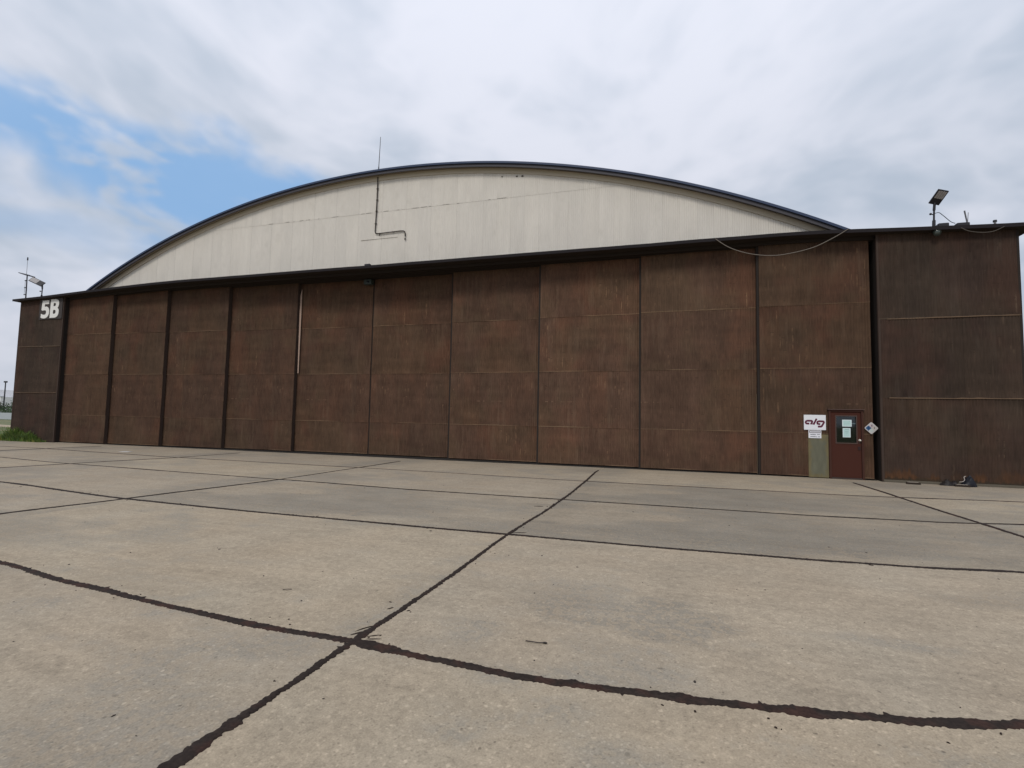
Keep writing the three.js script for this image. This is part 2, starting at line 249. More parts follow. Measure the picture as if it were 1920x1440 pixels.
// ------------------------------------------------------------------ corrugated sheet materials
// one strip is 16 m x 2.6 m; v = 0 is the lower edge of a course
function rustTex(seed, o = {}) {
  const W = 2048, H = 512, rnd = mulberry(seed), ox = rnd() * 150, oy = rnd() * 150, PXM = 128, PYM = H / 2.6;
  const dab = new Float32Array(W * H);
  for (let s = 0; s < (o.dabs ?? 260); s++) { const cx = rnd() * W, cy = rnd() * H, w = 1 + rnd() * rnd() * 6, h = 10 + rnd() * rnd() * 130, v = 0.2 + 0.8 * rnd() * rnd(); for (let y = 0; y < h; y++) for (let x = -w; x <= w; x++) { const q = Math.abs(x) / (w + 0.5), e = Math.sin(Math.PI * (y + 0.5) / h); const k = Math.min(H - 1, (cy + y) | 0) * W + (((cx + x) | 0) & (W - 1)); dab[k] = Math.max(dab[k], v * (1 - q) * Math.sqrt(e)); } }
  return colourTexture(W, H, (i, j, c) => {
    const x = i / PXM, y = j / PYM;
    const a = fbm(x * 0.55 + ox, y * 0.45 + oy, 5), b = fbm(x * 2.3 + ox + 40, y * 1.2 + oy, 5), st = fbm(x * 7 + ox, y * 2.6 + oy + 80, 5), fs = vn(x * 41 + ox, y * 7 + oy), hb = fbm(x * 0.9 + ox + 5, y * 5.5 + oy + 30, 4), gr = vn(i * 0.71 + 3, j * 0.83) - 0.5;
    const red = 0.25 + 0.5 * sst(0.42, 0.72, a * 0.7 + b * 0.25 + st * 0.05), olive = sst(0.45, 0.68, fbm(x * 0.8 + ox + 90, y * 0.9 + oy + 55, 4));
    let R = lerp(0.094, 0.122, red), G = lerp(0.062, 0.062, red), B = lerp(0.045, 0.039, red);
    R = lerp(R, 0.104, olive * 0.5); G = lerp(G, 0.073, olive * 0.5); B = lerp(B, 0.046, olive * 0.5);
        const v = 0.74 + (b - 0.5) * 0.40 + (st - 0.5) * 0.20 + fs * 0.22 + (hb - 0.5) * 0.30 + gr * 0.20;
    R *= v; G *= v; B *= v;
    const rough = fbm(x * 22 + ox, y * 9 + oy, 3);
    const d = Math.min(1, dab[j * W + i] * sst(0.30, 0.62, rough) * 1.5) * 0.85 * (0.28 + 0.72 * sst(0.44, 0.62, fbm(x * 0.75 + ox + 61, y * 0.9 + oy + 12, 3)));
    R = lerp(R, 0.21, d); G = lerp(G, 0.135, d); B = lerp(B, 0.082, d);
    const run = sst(0.52, 0.74, fbm(x * 10 + ox + 7, y * 0.9 + oy + 33, 4)) * sst(0.42, 0.66, fbm(x * 0.9 + ox + 25, y * 1.1 + oy + 3, 3)) * (0.5 + rough) * 0.19;   // washed out runs of old paint
    R = lerp(R, 0.165, run); G = lerp(G, 0.118, run); B = lerp(B, 0.082, run);
    // rust and dust caught on the lap at the lower edge
    const lapW = 0.022 + 0.026 * vn(x * 5 + ox, 4.4), pres = sst(0.36, 0.66, fbm(x * 0.8 + ox + 17, 2.2, 4)) * 0.72 + 0.08;
    const lap = sst(lapW, lapW * 0.35, y) * pres * (0.6 + 0.6 * rough);
    R = lerp(R, 0.20, lap); G = lerp(G, 0.142, lap); B = lerp(B, 0.092, lap);
    // a row of fastener stains
    const row = sst(0.03, 0.01, Math.abs(y - 0.93)) * sst(0.5, 0.8, vn(x * 26 + ox, 8.8)) * sst(0.45, 0.6, fbm(x * 0.9 + ox + 3, 7, 3)) * (o.row ? 0.4 : 0);
    R = lerp(R, 0.24, row); G = lerp(G, 0.16, row); B = lerp(B, 0.11, row);
    if (o.foot) { const e = 0.30 + 0.35 * (fbm(x * 3 + ox, 5.5, 4) - 0.5) * 2, f = sst(e, e - 0.16, y + (rough - 0.5) * 0.3) * (0.35 + 0.65 * sst(0.35, 0.6, b)); R = lerp(R, 0.155 * (0.6 + rough * 0.7), f); G = lerp(G, 0.072 * (0.6 + rough * 0.7), f); B = lerp(B, 0.034 * (0.6 + rough * 0.7), f); const ms = sst(0.13, 0.05, y + (rough - 0.5) * 0.12) * 0.7; R = lerp(R, 0.06, ms); G = lerp(G, 0.05, ms); B = lerp(B, 0.033, ms); }
    c[0] = R; c[1] = G; c[2] = B;
  });
}
const RT = [rustTex(3, { dabs: 420 }), rustTex(8, { dabs: 460, row: true }), rustTex(14, { dabs: 380 })], RTF = rustTex(21, { dabs: 320, foot: true });
const panelTone = [0.72, 0.68, 0.71, 0.73, 0.79, 0.82, 0.90, 1.0, 0.91, 0.74];   // one tone for each of the ten door leaves, left to right
const doorTints = [[1.17, 1.11, 1.07], [1.21, 1.11, 1.05]];
const doorMats = panelTone.map((k) => RT.map((t) => doorTints.map(([r, g, b]) => new THREE.MeshPhysicalMaterial({ specularIntensity: 0.35, map: t, color: lin(r * k, g * k, b * k), roughness: 0.9 }))));
const annexMats = RT.flatMap((t) => [[0.545, 0.58, 0.645], [0.52, 0.56, 0.63]].map((c) => new THREE.MeshPhysicalMaterial({ specularIntensity: 0.35, map: t, color: lin(...c), roughness: 0.9 })));
const footMats = [[0.60, 0.63, 0.68], [0.63, 0.65, 0.68]].map((c) => new THREE.MeshPhysicalMaterial({ specularIntensity: 0.35, map: RTF, color: lin(...c), roughness: 0.9 }));
const gableTex = [[5, false], [6, true]].map(([seed, dark]) => { const rnd = mulberry(seed), ox = rnd() * 90, oy = rnd() * 90; return colourTexture(2048, 512, (i, j, c) => {
  const x = i / 128, y = j / (512 / 4.6);
  const a = fbm(x * 0.6 + ox, y * 0.7 + oy, 5), st = fbm(x * 7 + ox, y * 0.6 + oy, 5), f = fbm(x * 30 + ox, y * 6 + oy, 3), b = fbm(x * 2.6 + ox, y * 2.6 + oy + 30, 4);
  const v = 0.86 + a * 0.12 + (st - 0.5) * 0.12 + (f - 0.5) * 0.06, dirt = sst(0.56, 0.80, b * 0.5 + st * 0.5) * 0.18;
  let R = v * 0.70, G = v * 0.654, B = v * 0.588; R = lerp(R, 0.36, dirt); G = lerp(G, 0.33, dirt); B = lerp(B, 0.28, dirt);
  if (dark) { const d = sst(0.030, 0.012, y) * 0.7 * sst(0.48, 0.62, fbm(x * 4.2 + ox, 3.3, 4)); R = lerp(R, 0.07, d); G = lerp(G, 0.055, d); B = lerp(B, 0.04, d); }
  c[0] = R; c[1] = G; c[2] = B; }); });
const gableMats = gableTex.map((t) => [[1, 1, 1], [0.985, 0.985, 0.985], [1.012, 1.01, 1.005]].map((c) => new THREE.MeshStandardMaterial({ map: t, color: lin(...c), roughness: 0.7 })));

// a corrugated sheet: x0..x1, bottom y0, top given per x, lower lip turned back
const PITCH = 0.0762;
function sheet(x0, x1, y0, top, z, uOff, proud, o = {}) {
  const seg = Math.max(6, Math.round((x1 - x0) / PITCH * 6)), rows = o.rows ?? 4, amp = o.amp ?? 0.0075, vH = o.vH ?? 2.6, pos = [], uv = [], idx = [], C = rows + 2;
  for (let i = 0; i <= seg; i++) {
    const x = lerp(x0, x1, i / seg), w = Math.sin(x / PITCH * 2 * Math.PI) * amp, yt = typeof top === 'function' ? top(x) : top;
    for (let j = -1; j <= rows; j++) {
      const y = lerp(y0, Math.max(yt, y0 + 0.001), Math.max(0, j) / rows);
      const warp = (vn(x * 0.9 + z * 7 + 20, y * 0.8 + 31) - 0.5) * 0.016 + (vn(x * 3.1 + 7, y * 2.3 + z) - 0.5) * 0.006;
      const lip = (j <= 0 ? 0.007 + 0.006 * vn(x * 2.3 + 5, y0 * 3) : 0.004 * (1 - j / rows)) * (o.lip ?? 1);
      pos.push(x, y + (j === -1 ? 0.002 : 0) + (j <= 0 ? (vn(x * 7, y0 * 9) - 0.5) * 0.006 : 0), z + w + warp + proud + (j === -1 ? -0.002 : lip));
      uv.push(uOff + x / 16, (y - y0) / vH + (o.v0 ?? 0));
    }
    if (i) for (let j = 0; j < C - 1; j++) { const p = (i - 1) * C + j, q = p + C; idx.push(p, q, p + 1, q, q + 1, p + 1); }
  }
  return polyGeo(pos, idx, uv);
}

// ------------------------------------------------------------------ hangar
const hangar = grp('hangar'); tag(hangar, 'large arched hangar with brown corrugated sliding doors and cream gable', 'hangar');
const crown = (x) => 7.662 - (x < 0 ? 0.34 * sst(9, 22.5, -x) : 0.26 * sst(15, 22.5, x)) + 0.012 * (vn(x * 0.7 + 50, 2) - 0.5);   // height of the canopy edge
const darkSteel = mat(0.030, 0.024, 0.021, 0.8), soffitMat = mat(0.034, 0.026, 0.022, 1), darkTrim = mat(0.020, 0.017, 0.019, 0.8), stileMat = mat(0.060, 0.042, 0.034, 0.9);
const rail = mat(0.02, 0.017, 0.015, 0.7);
const rnd = mulberry(404);

// door panels, stepping back towards the middle on five tracks
const B = [-17.42, -14.357, -11.061, -7.534, -3.878, -0.175, 3.569, 7.248, 10.947, 14.70, 17.86];
const ZP = [1, 2, 3, 4, 5, 5, 4, 3, 2, 1].map((k) => -0.26 - 0.2 * (k - 1));
const COURSES = [0.05, 1.37, 3.41, 5.44, 7.72];
const DOOR = { x0: 16.67, x1: 17.60, y1: 2.115 };
for (let i = 0; i < 10; i++) {
  const z = ZP[i], left = i < 5;
  // each panel laps behind its outer neighbour
  const x0 = i === 0 ? B[0] - 0.35 : left ? B[i] - 0.16 : B[i] + (i === 5 ? 0.006 : 0), x1 = i === 9 ? B[10] : left ? B[i + 1] - (i === 4 ? 0.006 : 0) : B[i + 1] + 0.16;
  const p = grp('sliding_door_panel', hangar);
  const cols = Math.max(4, Math.round((x1 - x0) / 0.61)), cw = (x1 - x0) / cols, panelMat = Math.floor(rnd() * 3);
  const edge = left ? 0 : 0.05;
  for (let r = 0; r < 4; r++) {
    const base = r === 1 ? 1 : (panelMat + r) % 2 * 2, uc = rnd() * (1 - (x1 - x0) / 16) - x0 / 16, tint = rnd() < 0.6 ? 0 : 1;
    for (let c = 0; c < cols; c++) {
      let a = x0 + c * cw + (c ? 0 : edge), b = x0 + (c + 1) * cw, y0 = COURSES[r]; const y1 = Math.min(COURSES[r + 1] + 0.03, crown((a + b) / 2) - 0.03 + 0.06);
      const m = doorMats[i][base][rnd() < 0.9 ? tint : 1 - tint];
      const put = (A, Bx, Y0, Y1) => { if (Bx - A > 0.03 && Y1 - Y0 > 0.03) mesh('corrugated_sheet', sheet(A, Bx, Y0, Y1, z, uc, (c % 2) * 0.003 + r * 0.0035, { v0: Y0 > y0 ? (Y0 - y0) / 2.6 : 0 }), m, p); };
      if (i === 9 && r < 2 && b > DOOR.x0 && a < DOOR.x1) {
        put(a, Math.min(b, DOOR.x0), y0, y1); put(Math.max(a, DOOR.x1), b, y0, y1);
        if (y1 > DOOR.y1) put(Math.max(a, DOOR.x0), Math.min(b, DOOR.x1), DOOR.y1, y1);
      } else put(a, b, y0, y1);
    }
  }
  const yt = Math.min(crown(x0), crown(x1)) - 0.0;
  mesh('door_stile', left ? rbox(x0 - 0.004, x0 + 0.055, 0.02, yt, z - 0.165, z - 0.013) : rbox(x0 - 0.02, x0 + 0.05, 0.02, yt, z - 0.165, z - 0.02), left ? stileMat : darkSteel, p);
  mesh('door_stile', rbox(x1 - 0.055, x1 + 0.004, 0.02, yt, z - 0.165, z - 0.013), stileMat, p);
  if (i < 9) mesh('backing_board', box(x0 + 0.056, x1 - 0.056, 0.03, yt, z - 0.09, z - 0.06), darkSteel, p);
  else { mesh('backing_board', box(x0 + 0.056, DOOR.x0 - 0.03, 0.03, yt, z - 0.09, z - 0.06), darkSteel, p); mesh('backing_board', box(DOOR.x0 - 0.03, x1 - 0.056, 2.13, yt, z - 0.09, z - 0.06), darkSteel, p); mesh('backing_board', box(DOOR.x1 + 0.005, x1 - 0.056, 0.03, 2.13, z - 0.09, z - 0.06), darkSteel, p); }
}
// thresholds of the five tracks
for (let k = 0; k < 5; k++) mesh('door_rail', box(-17.38, 17.95, 0.0025, 0.016, -0.335 - 0.2 * k, -0.285 - 0.2 * k), rail, hangar);
// worn pale sealing strips at the door edges
{
  const g = polyGeo([-3.82, 3.46, -0.97, -3.765, 3.46, -0.97, -3.86, 6.2, -0.97, -3.765, 6.4, -0.97, -3.86, 6.95, -0.97, -3.77, 7.05, -0.97, -3.775, 7.24, -0.97], [0, 1, 2, 1, 3, 2, 2, 3, 4, 3, 5, 4, 4, 5, 6]);
  const back = g.clone(); back.translate(0, 0, -0.012);
  tag(mesh('weather_strip', mergeGeometries([g, back, box(-3.80, -3.775, 3.46, 6.9, -0.981, -0.971)]), mat(0.42, 0.30, 0.24, 0.8), hangar), 'pale bare strip hanging at the edge of the fifth door panel');
  tag(mesh('weather_strip', rbox(-7.575, -7.548, 0.03, 1.28, -0.80, -0.775, 0.004), mat(0.36, 0.32, 0.28, 0.8), hangar), 'short pale strip low at the edge of the fourth door panel');
  mesh('weather_strip', rbox(14.655, 14.672, 0.03, 2.6, -0.40, -0.385, 0.003), mat(0.13, 0.10, 0.07, 0.8), hangar);
}
// annex walls
const lapDust = mat(0.125, 0.082, 0.052, 0.95);
const ANX = [[-20.67, -17.42], [17.99, 21.47]], ACO = [0.03, 2.48, 4.85, 7.72];
ANX.forEach(([x0, x1], s) => {
  const w = grp('annex_wall', hangar), cols = 5, cw = (x1 - x0) / cols;
  for (let r = 0; r < 3; r++) { const uc = rnd() * 0.75 - x0 / 16, base = Math.floor(rnd() * 2) * 2; for (let c = 0; c < cols; c++) { const a = x0 + c * cw, b = a + cw; mesh('corrugated_sheet', sheet(a, b, ACO[r], Math.min(ACO[r + 1] + 0.03, crown((a + b) / 2) + 0.03), 0, uc, (c % 2) * 0.004 + r * 0.004, { vH: 2.8 }), r === 0 && s === 1 ? footMats[c % 2] : annexMats[base * 2 + (rnd() < 0.7 ? 0 : 1)], w); } }
  mesh('corner_trim', rbox(x0 - 0.012, x0 + 0.05, 0.02, crown(x0), -0.06, 0.02, 0.005), stileMat, w);
  mesh('corner_trim', rbox(x1 - 0.05, x1 + 0.012, 0.02, crown(x1), -0.06, 0.02, 0.005), s ? darkSteel : stileMat, w);
  mesh('wall_core', box(x0 + 0.002, x1 - 0.002, 0.0, crown(x1) - 0.02, -1.75, -0.065), darkSteel, w);
  for (const y of ACO.slice(1, 3)) { const P = [], I = [], N = 60, xa = x0 + (s ? 0.22 : 0.12), xb = x1 - 0.06, hh = s ? 0.034 : 0.022; for (let q = 0; q <= N; q++) { const x = lerp(xa, xb, q / N), w = (vn(x * 1.7 + 3, y) - 0.5) * 0.016, t = hh * (0.35 + 0.9 * vn(x * 5.1, y + 2)); P.push(x, y - 0.012 + w, 0.034, x, y - 0.012 + w + t, 0.030, x, y - 0.012 + w + t, 0.012); if (q) for (const e of [0, 1]) { const a = (q - 1) * 3 + e; I.push(a, a + 3, a + 1, a + 3, a + 4, a + 1); } } mesh('lap_strip', polyGeo(P, I), lapDust, w); }
  if (s) mesh('wall_footing', rbox(x0 + 0.02, x1, 0.0, 0.07, -0.02, 0.045, 0.01), mat(0.12, 0.105, 0.08, 0.95), w);
});
// flanks, rear and floor close the building
const flank = new THREE.MeshStandardMaterial({ map: RT[0], color: lin(0.75, 0.8, 0.88), roughness: 0.8 });
mesh('side_wall', box(-20.665, -20.45, -0.05, 7.22, -46, -0.062), flank, hangar); mesh('side_wall', box(21.25, 21.465, -0.05, 7.22, -46, -0.062), flank, hangar);
mesh('rear_wall', box(-20.44, 21.24, -0.05, 7.2, -46, -45.8), flank, hangar);
mesh('inner_floor', box(-20.44, 21.24, -0.06, -0.012, -45.79, -1.46), mat(0.25, 0.235, 0.21, 0.9), hangar);
mesh('annex_roof', box(-21.0, -16.6, 7.225, 7.32, -46.3, -1.25), darkTrim, hangar); mesh('annex_roof', box(17.2, 21.8, 7.225, 7.32, -46.3, -1.25), darkTrim, hangar);
// canopy over the doors: one long sloping roof
{
  const xs = []; for (let x = -20.92; x < 21.5; x += 0.75) xs.push(x); xs.push(21.85);
  const prof = (x) => { const c = crown(x), e = 0.25 + 0.02 * (vn(x * 1.3 + 9, 4) - 0.5); return [[e, c - 0.085], [e + 0.004, c], [0.0, c + 0.045], [-1.7, c + 0.28], [-1.75, c - 0.087], [0.0, c - 0.086]]; };
  const build = (sel, from = -99, to = 99) => { const X = xs.filter((x) => x > from && x < to); if (from > -99) { X.unshift(from); X.push(to); } const pos = [], idx = [], n = sel(X[0]).length; X.forEach((x, i) => { for (const [z, y] of sel(x)) pos.push(x, y, z); if (i) for (let q = 0; q < n; q++) { const a = (i - 1) * n + q, b = (i - 1) * n + (q + 1) % n; idx.push(a, b, a + n, b, b + n, a + n); } }); for (let q = 1; q < n - 1; q++) { idx.push(0, q + 1, q); const o = (X.length - 1) * n; idx.push(o, o + q, o + q + 1); } const g = polyGeo(pos, idx); return toCreasedNormals(g, 0.4); };
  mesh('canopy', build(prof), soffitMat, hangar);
  // top guide tracks of the five door lines, added to deepen the canopy shade
  for (let k = 0; k < 5; k++) { const zt = -0.26 - 0.2 * k; mesh('added_guide_track', build((x) => { const c = crown(x); return [[zt + 0.035, c - 0.20], [zt + 0.095, c - 0.20], [zt + 0.095, c - 0.088], [zt + 0.035, c - 0.088]]; }, -17.42, 17.99), soffitMat, hangar); }
  mesh('canopy_flashing', build((x) => { const c = crown(x), k = 0.006 * (vn(x * 3 + 70, 8) - 0.5), e = 0.253 + 0.02 * (vn(x * 1.3 + 9, 4) - 0.5); return [[e + 0.010 + k, c - 0.095], [e + 0.012 + k, c + 0.008], [0.10, c + 0.036], [0.10, c + 0.041], [e + 0.016 + k, c + 0.013], [e + 0.016 + k, c - 0.095]]; }), darkTrim, hangar);
}
// arched roof, fascia, soffit and gable
const AC = [0.29, -25.09], AR = 37.3;
const archY = (x, R) => AC[1] + Math.sqrt(R * R - (x - AC[0]) ** 2);
function arcBand(r0, r1, z0, z1, yEnd = 7.62) {
  const half = Math.acos((yEnd - AC[1]) / AR), n = 96, s = new THREE.Shape();
  for (let i = 0; i <= n; i++) { const a = Math.PI / 2 + half - 2 * half * i / n; s[i ? 'lineTo' : 'moveTo'](AC[0] + r1 * Math.cos(a), AC[1] + r1 * Math.sin(a)); }
  for (let i = n; i >= 0; i--) { const a = Math.PI / 2 + half - 2 * half * i / n; s.lineTo(AC[0] + r0 * Math.cos(a), AC[1] + r0 * Math.sin(a)); }
  const g = new THREE.ExtrudeGeometry(s, { depth: z1 - z0, bevelEnabled: false }); g.translate(0, 0, z0); return toCreasedNormals(g, 0.5);
}
mesh('roof', arcBand(AR - 0.08, AR, -46.4, -0.78), mat(0.030, 0.048, 0.100, 0.5), hangar);
mesh('roof_fascia', arcBand(AR - 0.20, AR - 0.083, -0.90, -0.84), mat(0.060, 0.056, 0.066, 0.6), hangar);
mesh('gable_trim', arcBand(AR - 0.34, AR - 0.14, -1.135, -1.105), mat(0.56, 0.50, 0.41, 0.85), hangar);
mesh('roof_soffit', arcBand(AR - 0.12, AR - 0.085, -1.3, -0.905), mat(0.33, 0.28, 0.21, 0.85), hangar);
{
  const ZG = -1.15, W0 = 0.5833, x00 = -17.45;
  for (let c = 0; c < 60; c++) {
    const a = x00 + c * W0, b = a + W0, top = (x) => archY(x, AR - 0.125), tm = Math.max(top(a), top(b));
    if (tm < 7.75 || a > 17.9) continue;
    const seam = 10.46, dash = a > -6.4 && a < 5.4, lowTop = (x) => Math.min(top(x), seam + 0.03);
    const pick = () => Math.floor(rnd() * 3), prd = (c % 2) * 0.0035;
    mesh('gable_sheet', sheet(a, b, 7.62, lowTop, ZG, c * 0.173, prd, { vH: 4.6, v0: 0.05, amp: 0.0065, rows: 5 }), gableMats[0][pick()], hangar);
    if (tm > seam + 0.05) mesh('gable_sheet', sheet(a, b, seam, top, ZG, c * 0.173 + 0.4, prd + 0.003, { vH: 4.6, v0: dash ? 0 : 0.05, amp: 0.0065, rows: 4, lip: 0.35 }), gableMats[dash ? 1 : 0][pick()], hangar);
  }
  const s = new THREE.Shape(); s.moveTo(-17.3, 7.0); for (let i = 0; i <= 60; i++) { const x = -17.3 + 35.0 * i / 60; s.lineTo(x, archY(x, AR - 0.13)); } s.lineTo(17.7, 7.0);
  const g = new THREE.ExtrudeGeometry(s, { depth: 0.1, bevelEnabled: false }); g.translate(0, 0, -1.31); mesh('gable_core', g, mat(0.12, 0.1, 0.08, 0.9), hangar);
  const g2 = g.clone(); g2.translate(0, 0, -44.6); mesh('rear_gable', g2, mat(0.5, 0.47, 0.42, 0.8), hangar);
  // small loose lap low on the gable and a repaired hole under the ridge
  mesh('loose_lap', rbox(-0.95, 0.85, 9.27, 9.283, ZG + 0.008, ZG + 0.02, 0.002), mat(0.30, 0.27, 0.22, 0.8), hangar);
  for (const [x, y, r] of [[6.35, 11.28, 0.05], [6.12, 11.3, 0.04], [5.5, 11.36, 0.03]]) { const h = new THREE.CylinderGeometry(r, r * 0.9, 0.02, 9); h.rotateX(Math.PI / 2); h.scale(1, 0.6, 1); h.translate(x, y, ZG + 0.02); mesh('vent_cap', h, mat(0.04, 0.03, 0.025, 0.9), hangar); }
}
// personnel door in the last panel
{
  const z = -0.26, d = grp('personnel_door', hangar); tag(d, 'dark red steel personnel door with a half window');
  const red = mat(0.064, 0.0225, 0.0155, 0.85), frameM = mat(0.062, 0.028, 0.021, 0.85), { x0, x1, y1 } = DOOR;
  mesh('door_frame', rbox(x0, x0 + 0.055, 0.005, y1, z - 0.12, z + 0.055, 0.004), frameM, d);
  mesh('door_frame', rbox(x1 - 0.055, x1, 0.005, y1, z - 0.12, z + 0.055, 0.004), frameM, d);
  mesh('door_frame', rbox(x0 + 0.0555, x1 - 0.0555, y1 - 0.055, y1, z - 0.12, z + 0.055, 0.004), frameM, d);
  mesh('door_hood', rbox(x0 - 0.03, x1 + 0.03, y1 + 0.002, y1 + 0.022, z - 0.02, z + 0.10, 0.004), mat(0.10, 0.06, 0.05, 0.7), d);
  const a = x0 + 0.063, b = x1 - 0.063, w0 = 16.87, w1 = 17.42, h0 = 1.10, h1 = 1.93, zf = z + 0.02, zb = z - 0.025;
  mesh('door_leaf', mergeGeometries([box(a, b, 0.05, h0, zb, zf), box(a, b, h1, y1 - 0.065, zb, zf), box(a, w0, h0, h1, zb, zf), box(w1, b, h0, h1, zb, zf)]), red, d);
  mesh('window_bead', mergeGeometries([rbox(w0 - 0.02, w1 + 0.02, h0 - 0.022, h0 + 0.012, zf, zf + 0.014, 0.003), rbox(w0 - 0.02, w1 + 0.02, h1 - 0.012, h1 + 0.02, zf, zf + 0.012, 0.003), rbox(w0 - 0.02, w0 + 0.01, h0 + 0.0125, h1 - 0.0125, zf, zf + 0.012, 0.003), rbox(w1 - 0.01, w1 + 0.02, h0 + 0.0125, h1 - 0.0125, zf, zf + 0.012, 0.003)]), mat(0.075, 0.045, 0.036, 0.6), d);
  mesh('window_pane', box(w0 + 0.001, w1 - 0.001, h0 + 0.001, h1 - 0.001, z - 0.006, z - 0.002), new THREE.MeshPhysicalMaterial({ color: lin(0.7, 0.78, 0.8), roughness: 0.04, transmission: 1, thickness: 0, ior: 1.5 }), d);
  mesh('threshold', rbox(x0 + 0.056, x1 - 0.056, 0.0, 0.045, z - 0.1, z + 0.05, 0.004), mat(0.05, 0.035, 0.03, 0.7), d);
  const kn = new THREE.LatheGeometry([[0, 0], [0.035, 0], [0.035, 0.006], [0.014, 0.012], [0.012, 0.035], [0.028, 0.045], [0.032, 0.06], [0.024, 0.075], [0, 0.078]].map((p) => new THREE.Vector2(...p)), 18); kn.rotateX(Math.PI / 2); kn.translate(17.50, 1.19, zf); mesh('door_knob', kn, new THREE.MeshStandardMaterial({ color: lin(0.62, 0.58, 0.52), metalness: 0.9, roughness: 0.28 }), d);
  mesh('latch_guard', rbox(17.46, 17.525, 1.10, 1.155, zf, zf + 0.006, 0.002), mat(0.04, 0.02, 0.018, 0.5), d);
  mesh('lock_plate', rbox(17.445, 17.515, 0.90, 1.0, zf, zf + 0.018, 0.004), mat(0.022, 0.010, 0.010, 0.5), d);
  mesh('push_bar', rbox(17.31, 17.415, 1.69, 1.715, z - 0.05, z - 0.03, 0.004), mat(0.5, 0.5, 0.48, 0.4), d);
}
// metal patch plate beside the door
{
  const t = colourTexture(128, 256, (i, j, c) => { const x = i / 40, y = j / 40, a = fbm(x * 2 + 4, y * 0.7, 4), e = fbm(x * 3, y * 3 + 9, 4), edge = sst(0.22, 0.0, Math.min(i, 128 - i, j * 0.8, (256 - j) * 0.6) / 128 + (e - 0.5) * 0.28), v = 0.85 + (a - 0.5) * 0.4; c[0] = v * lerp(0.135, 0.175, edge); c[1] = v * lerp(0.132, 0.142, edge); c[2] = v * lerp(0.086, 0.062, edge); }, THREE.ClampToEdgeWrapping);
  tag(mesh('patch_plate', rbox(16.10, 16.655, 0.02, 1.345, -0.243, -0.232, 0.003), new THREE.MeshStandardMaterial({ map: t, roughness: 0.6 }), hangar), 'grey green metal patch plate beside the personnel door');
}

// ------------------------------------------------------------------ signs and notices
function printed(w, h, W, H, draw) { const c = document.createElement('canvas'); c.width = W; c.height = H; const x = c.getContext('2d'); draw(x, W, H); const t = new THREE.CanvasTexture(c); t.colorSpace = THREE.SRGBColorSpace; t.magFilter = THREE.LinearFilter; return new THREE.MeshStandardMaterial({ map: t, roughness: 0.45 }); }
{
  const s = grp('company_sign'); s.position.set(16.29, 1.48, -0.235); tag(s, 'white sign with slanted maroon lettering left of the red door', 'sign');
  mesh('sign_board', rbox(-0.305, 0.305, 0, 0.47, 0, 0.012, 0.003), mat(0.72, 0.73, 0.74, 0.5), s);
  const m = printed(0.6, 0.46, 920, 620, (x) => {
    x.fillStyle = '#e2e4e8'; x.fillRect(0, 0, 920, 620); x.strokeStyle = '#560a2b'; x.lineJoin = 'round'; x.lineCap = 'butt'; x.lineWidth = 80; x.translate(-160, -275);
    x.beginPath(); x.moveTo(385, 640); x.lineTo(300, 640); x.quadraticCurveTo(222, 636, 234, 575); x.quadraticCurveTo(250, 520, 330, 520); x.lineTo(455, 520); x.quadraticCurveTo(530, 522, 500, 585); x.lineTo(455, 662); x.stroke();
    x.beginPath(); x.moveTo(420, 650); x.lineTo(570, 655); x.lineWidth = 40; x.stroke(); x.lineWidth = 78; x.beginPath(); x.moveTo(560, 680); x.lineTo(700, 425); x.stroke();
    x.lineWidth = 80; x.beginPath(); x.moveTo(850, 650); x.lineTo(790, 650); x.quadraticCurveTo(712, 645, 724, 590); x.quadraticCurveTo(740, 535, 815, 534); x.lineTo(945, 534); x.quadraticCurveTo(1022, 538, 995, 600); x.lineTo(920, 720); x.quadraticCurveTo(900, 755, 860, 757); x.lineTo(745, 757); x.stroke();
  });
  const f = new THREE.PlaneGeometry(0.6, 0.46); f.translate(0, 0.235, 0.0145); mesh('printed_face', f, m, s);
  const q = grp('notice_sign'); q.position.set(16.285, 1.225, -0.226); tag(q, 'small white lettered sign just below the maroon lettered sign', 'sign');
  mesh('sign_board', rbox(-0.178, 0.178, 0, 0.25, 0, 0.008, 0.002), mat(0.72, 0.73, 0.74, 0.5), q);
  const m2 = printed(0.35, 0.245, 520, 340, (x) => { x.fillStyle = '#e0e1e6'; x.fillRect(0, 0, 520, 340); x.strokeStyle = '#32101e'; x.lineWidth = 22; x.strokeRect(42, 26, 436, 76); x.fillStyle = '#32101e'; x.fillRect(80, 58, 360, 10); x.fillStyle = '#20263c';
    const r = mulberry(9); for (const [a, b, y] of [[78, 292, 160], [345, 460, 156], [78, 290, 252], [318, 348, 256], [395, 460, 256]]) for (let k = a; k < b; k += 17) x.fillRect(k, y + r() * 6, 12, 30 + r() * 8); });
  const f2 = new THREE.PlaneGeometry(0.352, 0.246); f2.translate(0, 0.125, 0.0105); mesh('printed_face', f2, m2, q);
}
